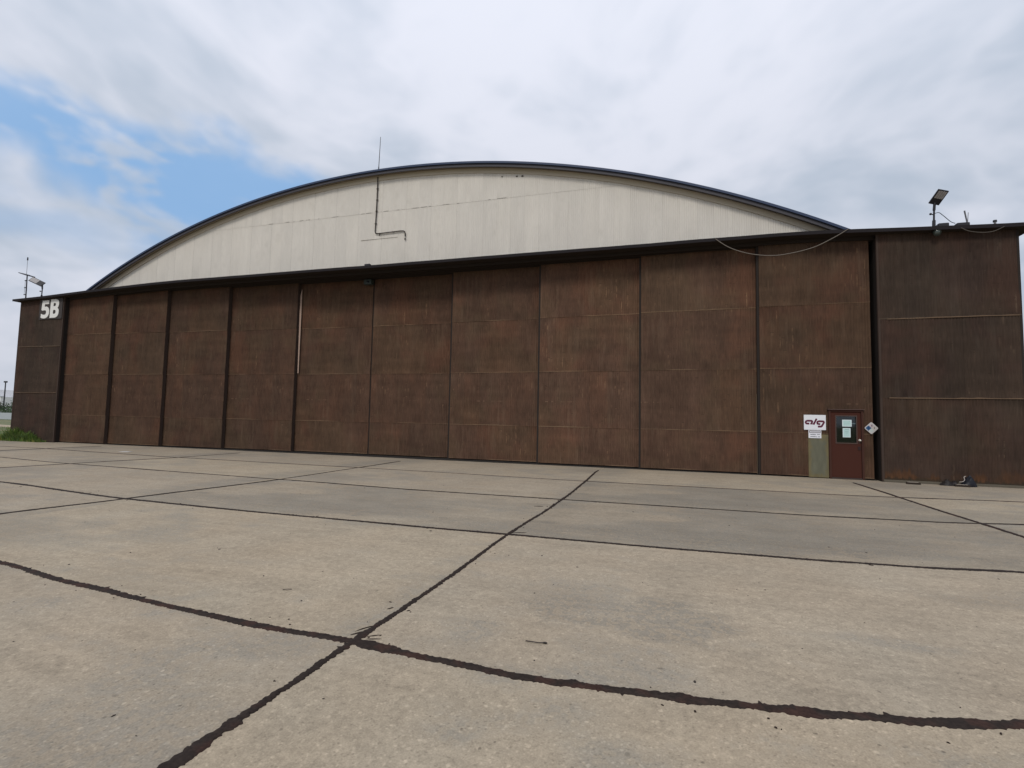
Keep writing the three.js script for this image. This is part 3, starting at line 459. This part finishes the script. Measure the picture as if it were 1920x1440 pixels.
{
  const p = grp('hazard_placard'); p.position.set(17.80, 1.575, -0.20); tag(p, 'white diamond hazard placard with a blue quarter right of the door', 'sign');
  const c = new THREE.Shape(), r = 0.19, k = 0.028; const P = [[0, r], [r, 0], [0, -r], [-r, 0]];
  P.forEach(([x, y], i) => { const [nx, ny] = P[(i + 1) % 4], t = k / r, a = [x + (nx - x) * t, y + (ny - y) * t], b = [x + (nx - x) * (1 - t), y + (ny - y) * (1 - t)], [qx, qy] = P[(i + 3) % 4], e = [x + (qx - x) * t, y + (qy - y) * t]; if (!i) c.moveTo(...e); c.quadraticCurveTo(x, y, ...a); c.lineTo(...b); });
  const bg = new THREE.ExtrudeGeometry(c, { depth: 0.004, bevelEnabled: false }); mesh('placard_plate', bg, mat(0.55, 0.53, 0.52, 0.5), p);
  const quarter = (cx, cy, s, col, name) => { const g = new THREE.PlaneGeometry(s, s); g.rotateZ(Math.PI / 4); g.translate(cx, cy, 0.0065); mesh(name, g, mat(...col, 0.5), p); };
  quarter(-0.078, 0.0, 0.112, [0.022, 0.085, 0.21], 'blue_quarter'); quarter(0.0, 0.072, 0.098, [0.50, 0.44, 0.46], 'upper_quarter'); quarter(0.072, 0, 0.098, [0.52, 0.48, 0.45], 'right_quarter'); quarter(0, -0.072, 0.098, [0.50, 0.54, 0.52], 'lower_quarter');
  const mk = (x, y, w, h, col) => { const g = new THREE.PlaneGeometry(w, h); g.translate(x, y, 0.0095); mesh('printed_mark', g, mat(...col, 0.5), p); };
  mk(0.012, 0.075, 0.022, 0.055, [0.05, 0.02, 0.03]); mk(0.075, 0.005, 0.02, 0.045, [0.10, 0.07, 0.06]); mk(-0.075, 0, 0.02, 0.05, [0.015, 0.03, 0.07]);
}
{
  const paper = (x0, x1, y0, y1, label, lines) => { const n = grp('paper_notice'); n.position.set((x0 + x1) / 2, y0, -0.2595); tag(n, label, 'notice', 'paper notices on the door window'); const w = x1 - x0, h = y1 - y0;
    mesh('sheet_of_paper', box(-w / 2, w / 2, 0, h, 0, 0.0015), mat(0.62, 0.70, 0.71, 0.8), n);
    const m = printed(w, h, 256, Math.round(256 * h / w), (x, W, H) => { x.fillStyle = '#d5e2e4'; x.fillRect(0, 0, W, H); x.fillStyle = '#b4d2cf'; x.fillRect(26, 22, W - 52, H - 44); x.fillStyle = '#8aa6a6'; for (const [a, b, y, hh] of lines) x.fillRect(a * W, y * H, (b - a) * W, hh * H); });
    const f = new THREE.PlaneGeometry(w - 0.004, h - 0.004); f.translate(0, h / 2, 0.004); mesh('printed_face', f, m, n); };
  paper(17.045, 17.30, 1.605, 1.815, 'upper landscape paper notice taped on the door window', [[0.7, 0.85, 0.18, 0.03], [0.2, 0.8, 0.5, 0.02]]);
  paper(17.055, 17.265, 1.275, 1.56, 'lower portrait paper notice taped on the door window', [[0.3, 0.8, 0.14, 0.05], [0.3, 0.74, 0.38, 0.06], [0.34, 0.66, 0.6, 0.03]]);
}
{
  const font = await new FontLoader().loadAsync('fonts/droid/droid_sans_bold.typeface.json');
  const s = grp('building_number_sign'); s.position.set(-18.3, 6.24, 0.03); tag(s, 'large white 5B number sign high on the left annex wall', 'sign');
  mesh('sign_board', rbox(-0.86, 0.83, 0, 1.07, 0, 0.02, 0.004), mat(0.058, 0.050, 0.048, 0.75), s);
  const white = mat(0.74, 0.73, 0.70, 0.7);
  const glyph = (ch, x0, x1, y0, y1, lean) => { const g = new TextGeometry(ch, { font, size: 1, depth: 0.012, curveSegments: 8, bevelEnabled: true, bevelThickness: 0.002, bevelSize: 0.022, bevelSegments: 1 }); g.computeBoundingBox(); const b = g.boundingBox; g.translate(-b.min.x, -b.min.y, -b.min.z); g.scale((x1 - x0) / (b.max.x - b.min.x), (y1 - y0) / (b.max.y - b.min.y), 1); const p = g.attributes.position; for (let i = 0; i < p.count; i++) p.setX(i, p.getX(i) + lean * p.getY(i)); g.translate(x0, y0, 0.0215); mesh('number_glyph', g, white, s); };
  glyph('5', -0.70, -0.10, 0.05, 0.98, 0.02); glyph('B', -0.03, 0.60, 0.06, 1.02, 0.02);
}

// ------------------------------------------------------------------ roof fittings and cables
const blackMetal = mat(0.020, 0.019, 0.024, 0.55), greyMetal = mat(0.20, 0.20, 0.21, 0.5);
function solarLamp(base, poleTop, len, side, label) {
  const o = grp('solar_lamp'); o.position.set(...base); tag(o, label, 'lamp', 'solar lamps on the canopy roof');
  const top = new THREE.Vector3(...poleTop), L = new THREE.Vector3(...len), ll = L.length();
  mesh('pole', mergeGeometries([rod([0, 0, 0], top.toArray(), 0.026, 0.024), rod([0, 0, 0], top.clone().multiplyScalar(0.32).toArray(), 0.045, 0.042)]), blackMetal, o);
  mesh('bracket', rod(top.clone().multiplyScalar(0.72).toArray(), top.clone().addScaledVector(L, 0.05).toArray(), 0.036, 0.034), blackMetal, o);
  const X = new THREE.Vector3(...side).normalize(), Y = L.clone().normalize(), Z = new THREE.Vector3().crossVectors(X, Y).normalize(); X.crossVectors(Y, Z);
  const M = new THREE.Matrix4().makeBasis(X, Y, Z).setPosition(top);
  const put = (name, g, m) => { g.applyMatrix4(M); mesh(name, g, m, o); };
  put('lamp_housing', rbox(-0.15, 0.15, -0.03, ll, -0.025, 0.02, 0.01), blackMetal);
  put('solar_cell', rbox(-0.135, 0.135, 0, ll - 0.02, -0.031, -0.0255, 0.002), mat(0.012, 0.016, 0.035, 0.15));
  for (let k = 0; k < 4; k++) put('led_panel', rbox(-0.118 + k * 0.0605, -0.118 + k * 0.0605 + 0.054, ll * 0.38, ll - 0.03, 0.0205, 0.026, 0.002), mat(0.36, 0.34, 0.34, 0.35));
  mesh('motion_sensor', mergeGeometries([rod([0, top.y * 0.55, 0], [-0.06, top.y * 0.57, 0.02], 0.014), new THREE.SphereGeometry(0.034, 10, 8).translate(-0.08, top.y * 0.57, 0.03)]), blackMetal, o);
  return o;
}
solarLamp([19.43, 7.50, 0.1], [0.03, 0.76, 0], [0.13, 0.27, 0.28], [1, 0, -0.05], 'solar lamp on a short pole above the right annex');
solarLamp([-20.03, 7.42, -0.5], [0.02, 0.86, 0], [-0.66, 0.30, 0.18], [0.25, 0.75, -0.6], 'solar lamp leaning left above the left annex');
{
  const c = tube([[19.46, 7.95, 0.1], [19.56, 7.97, 0.1], [19.68, 7.86, 0.1], [19.86, 7.66, 0.1], [19.95, 7.60, 0.12]], 0.010, 30, 6); tag(mesh('lamp_cable', c, mat(0.09, 0.11, 0.13, 0.6)), 'dark cable curving from the right lamp pole to the roof', 'cable');
  const a = grp('mast'); a.position.set(-21.0, 7.35, -0.5); tag(a, 'thin mast with a flat plate and rod at the left roof corner', 'mast');
  mesh('pole', rod([-0.26, 0, 0], [-0.30, 1.50, 0], 0.03, 0.026), blackMetal, a); mesh('roof_foot', rbox(-0.36, -0.16, -0.03, 0.05, -0.1, 0.1, 0.01), blackMetal, a);
  const pl = rbox(-0.36, 0.36, -0.02, 0.02, -0.2, 0.2, 0.01); pl.rotateZ(-0.28); pl.translate(-0.33, 1.53, 0); mesh('top_plate', pl, blackMetal, a);
  mesh('rod', rod([-0.36, 1.55, 0], [-0.37, 2.36, 0], 0.009, 0.008), mat(0.2, 0.2, 0.2, 0.5), a); mesh('rod_tip', rod([-0.37, 2.34, 0], [-0.37, 2.50, 0], 0.032, 0.026), blackMetal, a);
  for (const y of [0.45, 0.83, 1.22]) mesh('step_bracket', rbox(-0.43, -0.28, y - 0.02, y + 0.02, -0.03, 0.03, 0.006), blackMetal, a);
  mesh('stay_wire', rod([-0.42, 0.45, 0], [-0.41, 1.24, 0], 0.007), greyMetal, a);
}
{
  const v = grp('twin_antenna'); v.position.set(20.25, 7.44, 0.1); tag(v, 'small forked antenna on the right annex roof edge', 'antenna');
  mesh('antenna_base', rod([0, 0, 0], [0, 0.17, 0], 0.03, 0.022), greyMetal, v); mesh('antenna_rod', rod([-0.005, 0.15, 0], [-0.06, 0.52, 0], 0.018, 0.02), mat(0.12, 0.12, 0.13, 0.5), v); mesh('antenna_rod', rod([0.005, 0.15, 0], [0.03, 0.46, 0], 0.008), greyMetal, v);
  const s = grp('vent_stub'); s.position.set(20.9, 7.42, 0.1); tag(s, 'short capped vent stub near the right end of the roof', 'vent'); mesh('vent_pipe', rod([0, 0, 0], [0, 0.15, 0], 0.03), greyMetal, s); mesh('vent_cap', rod([0, 0.14, 0], [0, 0.19, 0], 0.05, 0.045), blackMetal, s);
  tag(mesh('roof_box', rbox(19.53, 19.80, 7.49, 7.64, -0.05, 0.15, 0.03)), 'low dark roof box right beside the lamp pole', 'roof box', 'low boxes on the right roof edge').material = blackMetal;
  tag(mesh('roof_box', rbox(19.98, 20.3, 7.47, 7.61, -0.05, 0.15, 0.03)), 'low dark roof box at the forked antenna foot', 'roof box', 'low boxes on the right roof edge').material = blackMetal;
  tag(mesh('junction_box', rbox(0.12, 0.36, 7.69, 7.78, 0.01, 0.15, 0.012)), 'tiny black box sitting on the canopy edge under the gable', 'junction box').material = blackMetal;
  const f = grp('flood_light'); f.position.set(19.455, 7.50, 0.12); tag(f, 'dark floodlight hung under the canopy below the right lamp', 'floodlight');
  mesh('mount_arm', rod([0, 0.06, 0], [0, -0.08, 0.02], 0.022), blackMetal, f);
  const hd = new THREE.CylinderGeometry(0.10, 0.075, 0.16, 16); hd.rotateX(Math.PI / 2 + 0.5); hd.translate(0, -0.14, 0.06); mesh('lamp_housing', hd, mat(0.016, 0.022, 0.018, 0.5), f);
  const ln = new THREE.SphereGeometry(0.092, 16, 8, 0, Math.PI * 2, 0, 0.9); ln.rotateX(Math.PI / 2 + 0.5); ln.translate(0, -0.150, 0.075); mesh('lens', ln, new THREE.MeshStandardMaterial({ color: lin(0.06, 0.075, 0.07), roughness: 0.12 }), f);
  const k = grp('security_camera'); k.position.set(-0.3, 7.50, -0.86); tag(k, 'dark camera box hung under the canopy over the middle doors', 'camera'); mesh('mount_arm', rod([0.02, 0.05, 0], [0.02, -0.10, 0], 0.02), blackMetal, k); mesh('camera_body', rbox(-0.17, 0.20, -0.30, -0.09, -0.08, 0.12, 0.02), mat(0.035, 0.045, 0.040, 0.5), k); const le = new THREE.CylinderGeometry(0.05, 0.05, 0.03, 14); le.rotateX(Math.PI / 2); le.translate(0.04, -0.2, 0.13); mesh('camera_lens', le, mat(0.01, 0.01, 0.012, 0.1), k);
}
tag(mesh('slack_cable', tube([[13.389, 7.642, 0.295], [13.561, 7.491, 0.295], [13.852, 7.290, 0.295], [14.266, 7.109, 0.295], [14.639, 7.008, 0.295], [14.940, 6.963, 0.295], [15.273, 6.953, 0.295], [15.554, 6.983, 0.295], [15.927, 7.048, 0.295], [16.290, 7.149, 0.295], [16.734, 7.361, 0.295], [17.035, 7.532, 0.295], [17.176, 7.627, 0.295]], 0.013, 90, 6), mat(0.17, 0.145, 0.12, 0.7)), 'pale cable sagging below the canopy edge in front of the doors', 'cable');
tag(mesh('short_cable', tube([[20.007, 7.400, 0.295], [20.158, 7.300, 0.295], [20.480, 7.219, 0.295], [20.762, 7.229, 0.295], [21.014, 7.341, 0.295]], 0.010, 40, 6), mat(0.10, 0.085, 0.07, 0.7)), 'short thin cable looped under the right annex roof edge', 'cable');
{
  const o = grp('conduit'); o.position.set(-0.2, 9.1, -1.09); tag(o, 'dark bent conduit pipe running down the cream gable', 'pipe');
  mesh('pipe', tube([[0, 2.92, 0.0], [0, 2.2, 0], [-0.015, 1.2, 0], [-0.03, 0.62, 0], [-0.03, 0.50, 0], [0.0, 0.42, 0], [0.09, 0.40, 0], [0.7, 0.405, 0], [1.28, 0.41, 0], [1.38, 0.385, 0], [1.42, 0.30, 0], [1.43, 0.16, 0]], 0.024, 140, 8), mat(0.045, 0.034, 0.028, 0.7), o);
  mesh('pipe_end', rod([1.43, 0.02, 0], [1.43, 0.09, 0], 0.03, 0.03), mat(0.05, 0.04, 0.03, 0.7), o);
  for (const [x, y] of [[0, 2.4], [0, 1.9], [-0.01, 1.4], [-0.025, 0.85]]) mesh('pipe_clip', rbox(x - 0.045, x + 0.045, y - 0.018, y + 0.018, -0.03, 0.012, 0.004), mat(0.05, 0.038, 0.03, 0.7), o);
  mesh('pipe_clip', rbox(0.17, 0.2, 0.3, 0.42, -0.03, 0.012, 0.004), mat(0.05, 0.038, 0.03, 0.7), o); mesh('pipe_clip', rbox(0.82, 0.86, 0.38, 0.43, -0.03, 0.03, 0.004), mat(0.05, 0.038, 0.03, 0.7), o);
  const r = grp('whip_antenna'); r.position.set(-0.09, 12.05, -0.95); tag(r, 'thin upright whip antenna rising above the arched roof', 'antenna'); mesh('antenna_base', rod([0, 0, 0], [0.005, 0.35, 0], 0.026, 0.022), blackMetal, r); mesh('antenna_rod', rod([0.005, 0.34, 0], [0.04, 1.68, 0], 0.017, 0.011), mat(0.08, 0.075, 0.08, 0.6), r);
}

// ------------------------------------------------------------------ things lying by the wall and on the concrete
{
  const plank = (x, z, L, w, h, turn, label) => { const o = grp('wood_offcut'); o.position.set(x, 0.0, z); o.rotation.y = turn; tag(o, label, 'wood'); mesh('timber', rbox(-L / 2, L / 2, 0.003, h, -w / 2, w / 2, 0.006), mat(0.04, 0.03, 0.024, 0.9), o); mesh('pale_top', rbox(-L / 2 + 0.03, L / 2 - 0.05, h + 0.001, h + 0.008, -w / 2 + 0.015, w / 2 - 0.01, 0.003), mat(0.40, 0.35, 0.29, 0.8), o); };
  plank(18.62, 0.36, 0.33, 0.10, 0.055, -0.12, 'dark timber offcut with pale top, left one at the annex foot');
  plank(19.76, 0.40, 0.33, 0.10, 0.055, -0.16, 'dark timber offcut with pale top beside the dark tarp heap');
  const heap = (name, x, z, sx, sy, sz, seed, col, label, cat) => { const g = new THREE.IcosahedronGeometry(1, 4), p = g.attributes.position; for (let i = 0; i < p.count; i++) { const a = p.getX(i), b = p.getY(i), c = p.getZ(i), q = 0.7 + 0.65 * fbm(a * 1.6 + seed + 20, b * 1.6 + c * 1.4 + 20, 4), cr = 1 + 0.35 * (Math.abs(vn(a * 3 + seed, c * 3 + b * 2 + 30) - 0.5) - 0.2); p.setXYZ(i, a * sx * q * cr, Math.max(0, b) * sy * q * cr * (1.25 - 0.9 * Math.abs(a - 0.2)), c * sz * q * cr); } g.computeVertexNormals(); g.translate(x, 0.002, z); tag(mesh(name, g, mat(...col, 0.55)), label, cat); return g; };
  heap('tarp_heap', 19.98, 0.24, 0.20, 0.24, 0.13, 3, [0.008, 0.009, 0.014], 'crumpled dark blue tarp heap against the right annex wall', 'tarp');
  heap('debris_heap', 19.47, 0.2, 0.17, 0.13, 0.12, 9, [0.016, 0.013, 0.012], 'low dark debris heap left of the tarp at the annex foot', 'debris');
  heap('debris_heap', 19.66, 0.16, 0.13, 0.11, 0.1, 15, [0.012, 0.008, 0.008], 'small dark lump between the debris heap and the tarp', 'debris');
  tag(mesh('paint_strip', tube([[19.72, 0.12, 0.33], [19.80, 0.14, 0.34], [19.84, 0.18, 0.34], [19.85, 0.26, 0.30], [19.90, 0.29, 0.28]], 0.010, 20, 6), mat(0.38, 0.34, 0.30, 0.7)), 'bent pale strip leaning on the dark tarp heap', 'strip');
  // flat pale scrap far left, twigs and leaves
  const sc = rbox(-0.18, 0.18, 0.002, 0.012, -0.16, 0.16, 0.003); const so = mesh('pale_scrap', sc, mat(0.55, 0.53, 0.5, 0.8)); so.position.set(-8.96, 0, 2.6); so.rotation.y = 0.4; tag(so, 'flat pale scrap on the concrete in front of the left doors', 'scrap');
  const tw = grp('twig'); tw.position.set(11.07, 0, 14.22); tag(tw, 'short curved twig on the near slab right of the long joint', 'twig'); mesh('stem', tube([[-0.07, 0.006, 0], [-0.02, 0.012, 0.012], [0.03, 0.01, 0.008], [0.07, 0.008, -0.008]], 0.0035, 16, 5), mat(0.06, 0.05, 0.045, 0.9), tw); mesh('leaf', new THREE.SphereGeometry(0.014, 8, 5).scale(1.3, 0.4, 0.9).translate(0.075, 0.008, -0.008), mat(0.03, 0.026, 0.024, 0.9), tw);
  const t2 = grp('twig'); t2.position.set(8.59, 0, 13.9); t2.rotation.y = 0.5; tag(t2, 'tiny dark twig on the slab left of the long joint', 'twig'); mesh('stem', tube([[-0.04, 0.005, 0], [0, 0.01, 0.006], [0.04, 0.006, 0]], 0.003, 10, 5), mat(0.05, 0.04, 0.035, 0.9), t2);
  const r = mulberry(61), gs = []; for (let i = 0; i < 170; i++) { const z = 3 + 13.3 * Math.pow(r(), 0.6), x = 3 + r() * 14, s = 0.004 + 0.010 * r() * r(); const g = new THREE.IcosahedronGeometry(s, 0); g.scale(1 + r(), 0.5, 0.6 + r() * 0.7); g.rotateY(r() * 6); g.translate(x, 0.002, z); gs.push(g); }
  const m = mesh('grit', mergeGeometries(gs), mat(0.05, 0.042, 0.036, 0.95)); m.userData.kind = 'stuff'; tag(m, 'scattered dark grit and leaf crumbs on the concrete', 'grit');
}

// ------------------------------------------------------------------ weeds and grass at the left corner
{
  const r = mulberry(7001), blade = () => { const gs = []; for (let k = 0; k < 7; k++) { const a = r() * 6.28, h = 0.55 + r() * 0.45, l = 0.15 + r() * 0.45, w = 0.018 + r() * 0.02, dx = Math.cos(a), dz = Math.sin(a), o = [r() * 0.12 - 0.06, r() * 0.12 - 0.06]; const P = [], I = []; for (let s = 0; s <= 3; s++) { const t = s / 3, ww = w * (1 - t) + 0.001, bx = o[0] + dx * l * t * t, bz = o[1] + dz * l * t * t, y = h * (t - 0.18 * t * t); P.push(bx - dz * ww, y, bz + dx * ww, bx + dz * ww, y, bz - dx * ww); if (s) I.push(s * 2 - 2, s * 2 - 1, s * 2, s * 2 - 1, s * 2 + 1, s * 2); } gs.push(polyGeo(P, I)); } return mergeGeometries(gs); };
  const gm = new THREE.MeshPhysicalMaterial({ color: lin(0.13, 0.24, 0.03), roughness: 0.9, transmission: 0.25, thickness: 0, side: THREE.DoubleSide });
  const lay = (name, n, place, label, cat) => { const m = shade(new THREE.InstancedMesh(blade(), gm, n)); m.name = numbered(name); const M = new THREE.Matrix4(), Q = new THREE.Quaternion(), c = new THREE.Color(); for (let i = 0; i < n; i++) { const [x, y, z, s] = place(); Q.setFromAxisAngle(new THREE.Vector3(0, 1, 0), r() * 6.28); M.compose(new THREE.Vector3(x, y, z), Q, new THREE.Vector3(s * (0.8 + r() * 0.5), s, s * (0.8 + r() * 0.5))); m.setMatrixAt(i, M); const d = r(); m.setColorAt(i, d > 0.86 ? c.setRGB(2.3, 1.25, 2.2) : c.setRGB(0.5 + d * 0.9, 0.6 + d * 0.55, 0.6 + d * 0.6)); } scene.add(m); tag(m, label, cat, null, 'stuff'); };
  lay('weeds', 1500, () => { const x = -22.8 + 4.9 * r(), e = sst(-17.8, -19.2, x) * (0.55 + 0.65 * sst(-21.6, -20.0, x)); return [x, 0, 0.03 + r() * 0.28, (0.16 + 0.50 * r()) * (0.25 + e) * (0.6 + 0.8 * vn(x * 2.2 + 5, 3))]; }, 'bright green weeds growing along the foot of the left annex wall', 'weeds');
  lay('field_grass', 5200, () => { const t = Math.pow(r(), 1.6); return [-20.9 - 24 * t, -0.03, 0.2 - 22 * r() * (0.15 + t), 0.08 + 0.14 * r()]; }, 'rough grass on the field left of the hangar', 'grass');
}

// ------------------------------------------------------------------ far left background
{
  const leafMat = (g) => new THREE.MeshPhysicalMaterial({ color: lin(0.035 * g, 0.062 * g, 0.024 * g), roughness: 0.95, transmission: 0.2, thickness: 0, side: THREE.DoubleSide });
  const LM = [leafMat(0.8), leafMat(1.1), leafMat(1.5)];
  const bark = mat(0.06, 0.045, 0.035, 0.95);
  function bush(name, x, z, w, h, d, n, seed, m, label, cat, group, trunkH = 0) {
    const r = mulberry(seed), o = grp(name); o.position.set(x, 0, z); tag(o, label, cat, group);
    const P = [], I = [], clumps = []; for (let k = 0; k < 14; k++) clumps.push([(r() - 0.5) * w * 0.75, trunkH + h * (0.2 + 0.6 * r()), (r() - 0.5) * d * 0.75, (0.22 + 0.2 * r())]);
    for (let k = 0; k < n; k++) { const c = clumps[k % 14], a = r() * 6.28, b = Math.acos(2 * r() - 1), q = Math.cbrt(r()), s = (0.05 + 0.06 * r()) * h * 0.9, cx = c[0] + Math.cos(a) * Math.sin(b) * q * w * c[3], cy = Math.max(0.1, c[1] + Math.cos(b) * q * h * c[3]), cz = c[2] + Math.sin(a) * Math.sin(b) * q * d * c[3]; const i0 = P.length / 3; for (let v = 0; v < 3; v++) P.push(cx + (r() - 0.5) * s * 2, cy + (r() - 0.5) * s * 1.6, cz + (r() - 0.5) * s * 2); I.push(i0, i0 + 1, i0 + 2); }
    mesh('crown', polyGeo(P, I), m, o);
    const ts = []; for (let k = 0; k < 5; k++) { const c = clumps[k]; ts.push(rod([c[0] * 0.1, -0.2, c[2] * 0.1], [c[0], c[1], c[2]], 0.10 + 0.01 * h, 0.03, 6)); } mesh('trunk', mergeGeometries(ts), bark, o);
  }
  // direction of the left picture edge: x falls 1.867 m for every metre of z
  const at = (z, off = 0) => 12.04 + 1.867 * (z - 18.04) + off;
  [[-3.2, 'green hedge bush behind the pale fence, at the left frame edge'], [3.6, 'green hedge bush behind the pale fence, against the hangar corner']].forEach(([dx, label], k) => bush('hedge_bush', at(-41) + dx, -41 - k * 0.4, 8, 1.9, 3.5, 3200, 300 + k, LM[2], label, 'hedge', 'hedge behind the fence'));
  [[-5, 'dark spreading tree beyond the hedge, at the left frame edge'], [5, 'dark spreading tree beyond the hedge, against the hangar corner']].forEach(([dx, label], k) => bush('far_tree', at(-57) + dx, -57 - k * 3, 13, 2.9 + k * 0.3, 7, 4200, 400 + k, LM[k], label, 'tree', 'dark trees beyond the hedge', 0.4));
  const fn = grp('pale_fence'); fn.position.set(at(-36), -0.1, -36); tag(fn, 'long pale grey panel fence across the grass field', 'fence');
  const pf = mat(0.42, 0.45, 0.47, 0.7), pp = mat(0.25, 0.27, 0.28, 0.6);
  for (let k = -8; k < 9; k++) { mesh('fence_panel', rbox(k * 3 + 0.04, k * 3 + 2.96, 0.05, 1.08, -0.02, 0.02, 0.008), pf, fn); mesh('fence_post', rbox(k * 3 - 0.035, k * 3 + 0.035, 0, 1.2, -0.05, 0.05, 0.008), pp, fn); }
  const b = grp('far_building'); b.position.set(at(-100, 2), 0, -100); tag(b, 'distant white flat roofed building beyond the trees', 'building');
  mesh('wall', box(-13, 9, -1, 5.4, -6, 6), mat(0.78, 0.77, 0.76, 0.8), b); mesh('upper_storey', box(-11, 1.9, 5.4, 7.9, -5, 5), mat(0.74, 0.73, 0.74, 0.8), b); mesh('roof_edge', box(-13.2, 9.2, 5.402, 5.6, 5.05, 6.2), mat(0.5, 0.5, 0.52, 0.8), b);
  for (let k = 0; k < 6; k++) { const w = rbox(-10 + k * 2.2, -8.6 + k * 2.2, 6.2, 7.4, 5.0, 5.06, 0.01); mesh('window', w, mat(0.12, 0.14, 0.18, 0.2), b); }
  const l = grp('light_mast'); l.position.set(at(-60, 1.1), 0, -60); tag(l, 'tall dark floodlight mast far off at the left edge', 'light mast'); mesh('pole', rod([0, -0.2, 0], [0, 7.6, 0], 0.16, 0.11, 8), mat(0.05, 0.05, 0.055, 0.6), l); mesh('lamp_head', rbox(-0.35, 0.35, 7.5, 7.85, -0.2, 0.2, 0.04), mat(0.05, 0.05, 0.055, 0.6), l);
}

scene.traverse((o) => { if (o.isMesh) { o.castShadow = true; o.receiveShadow = true; } });
renderer.render(scene, camera);
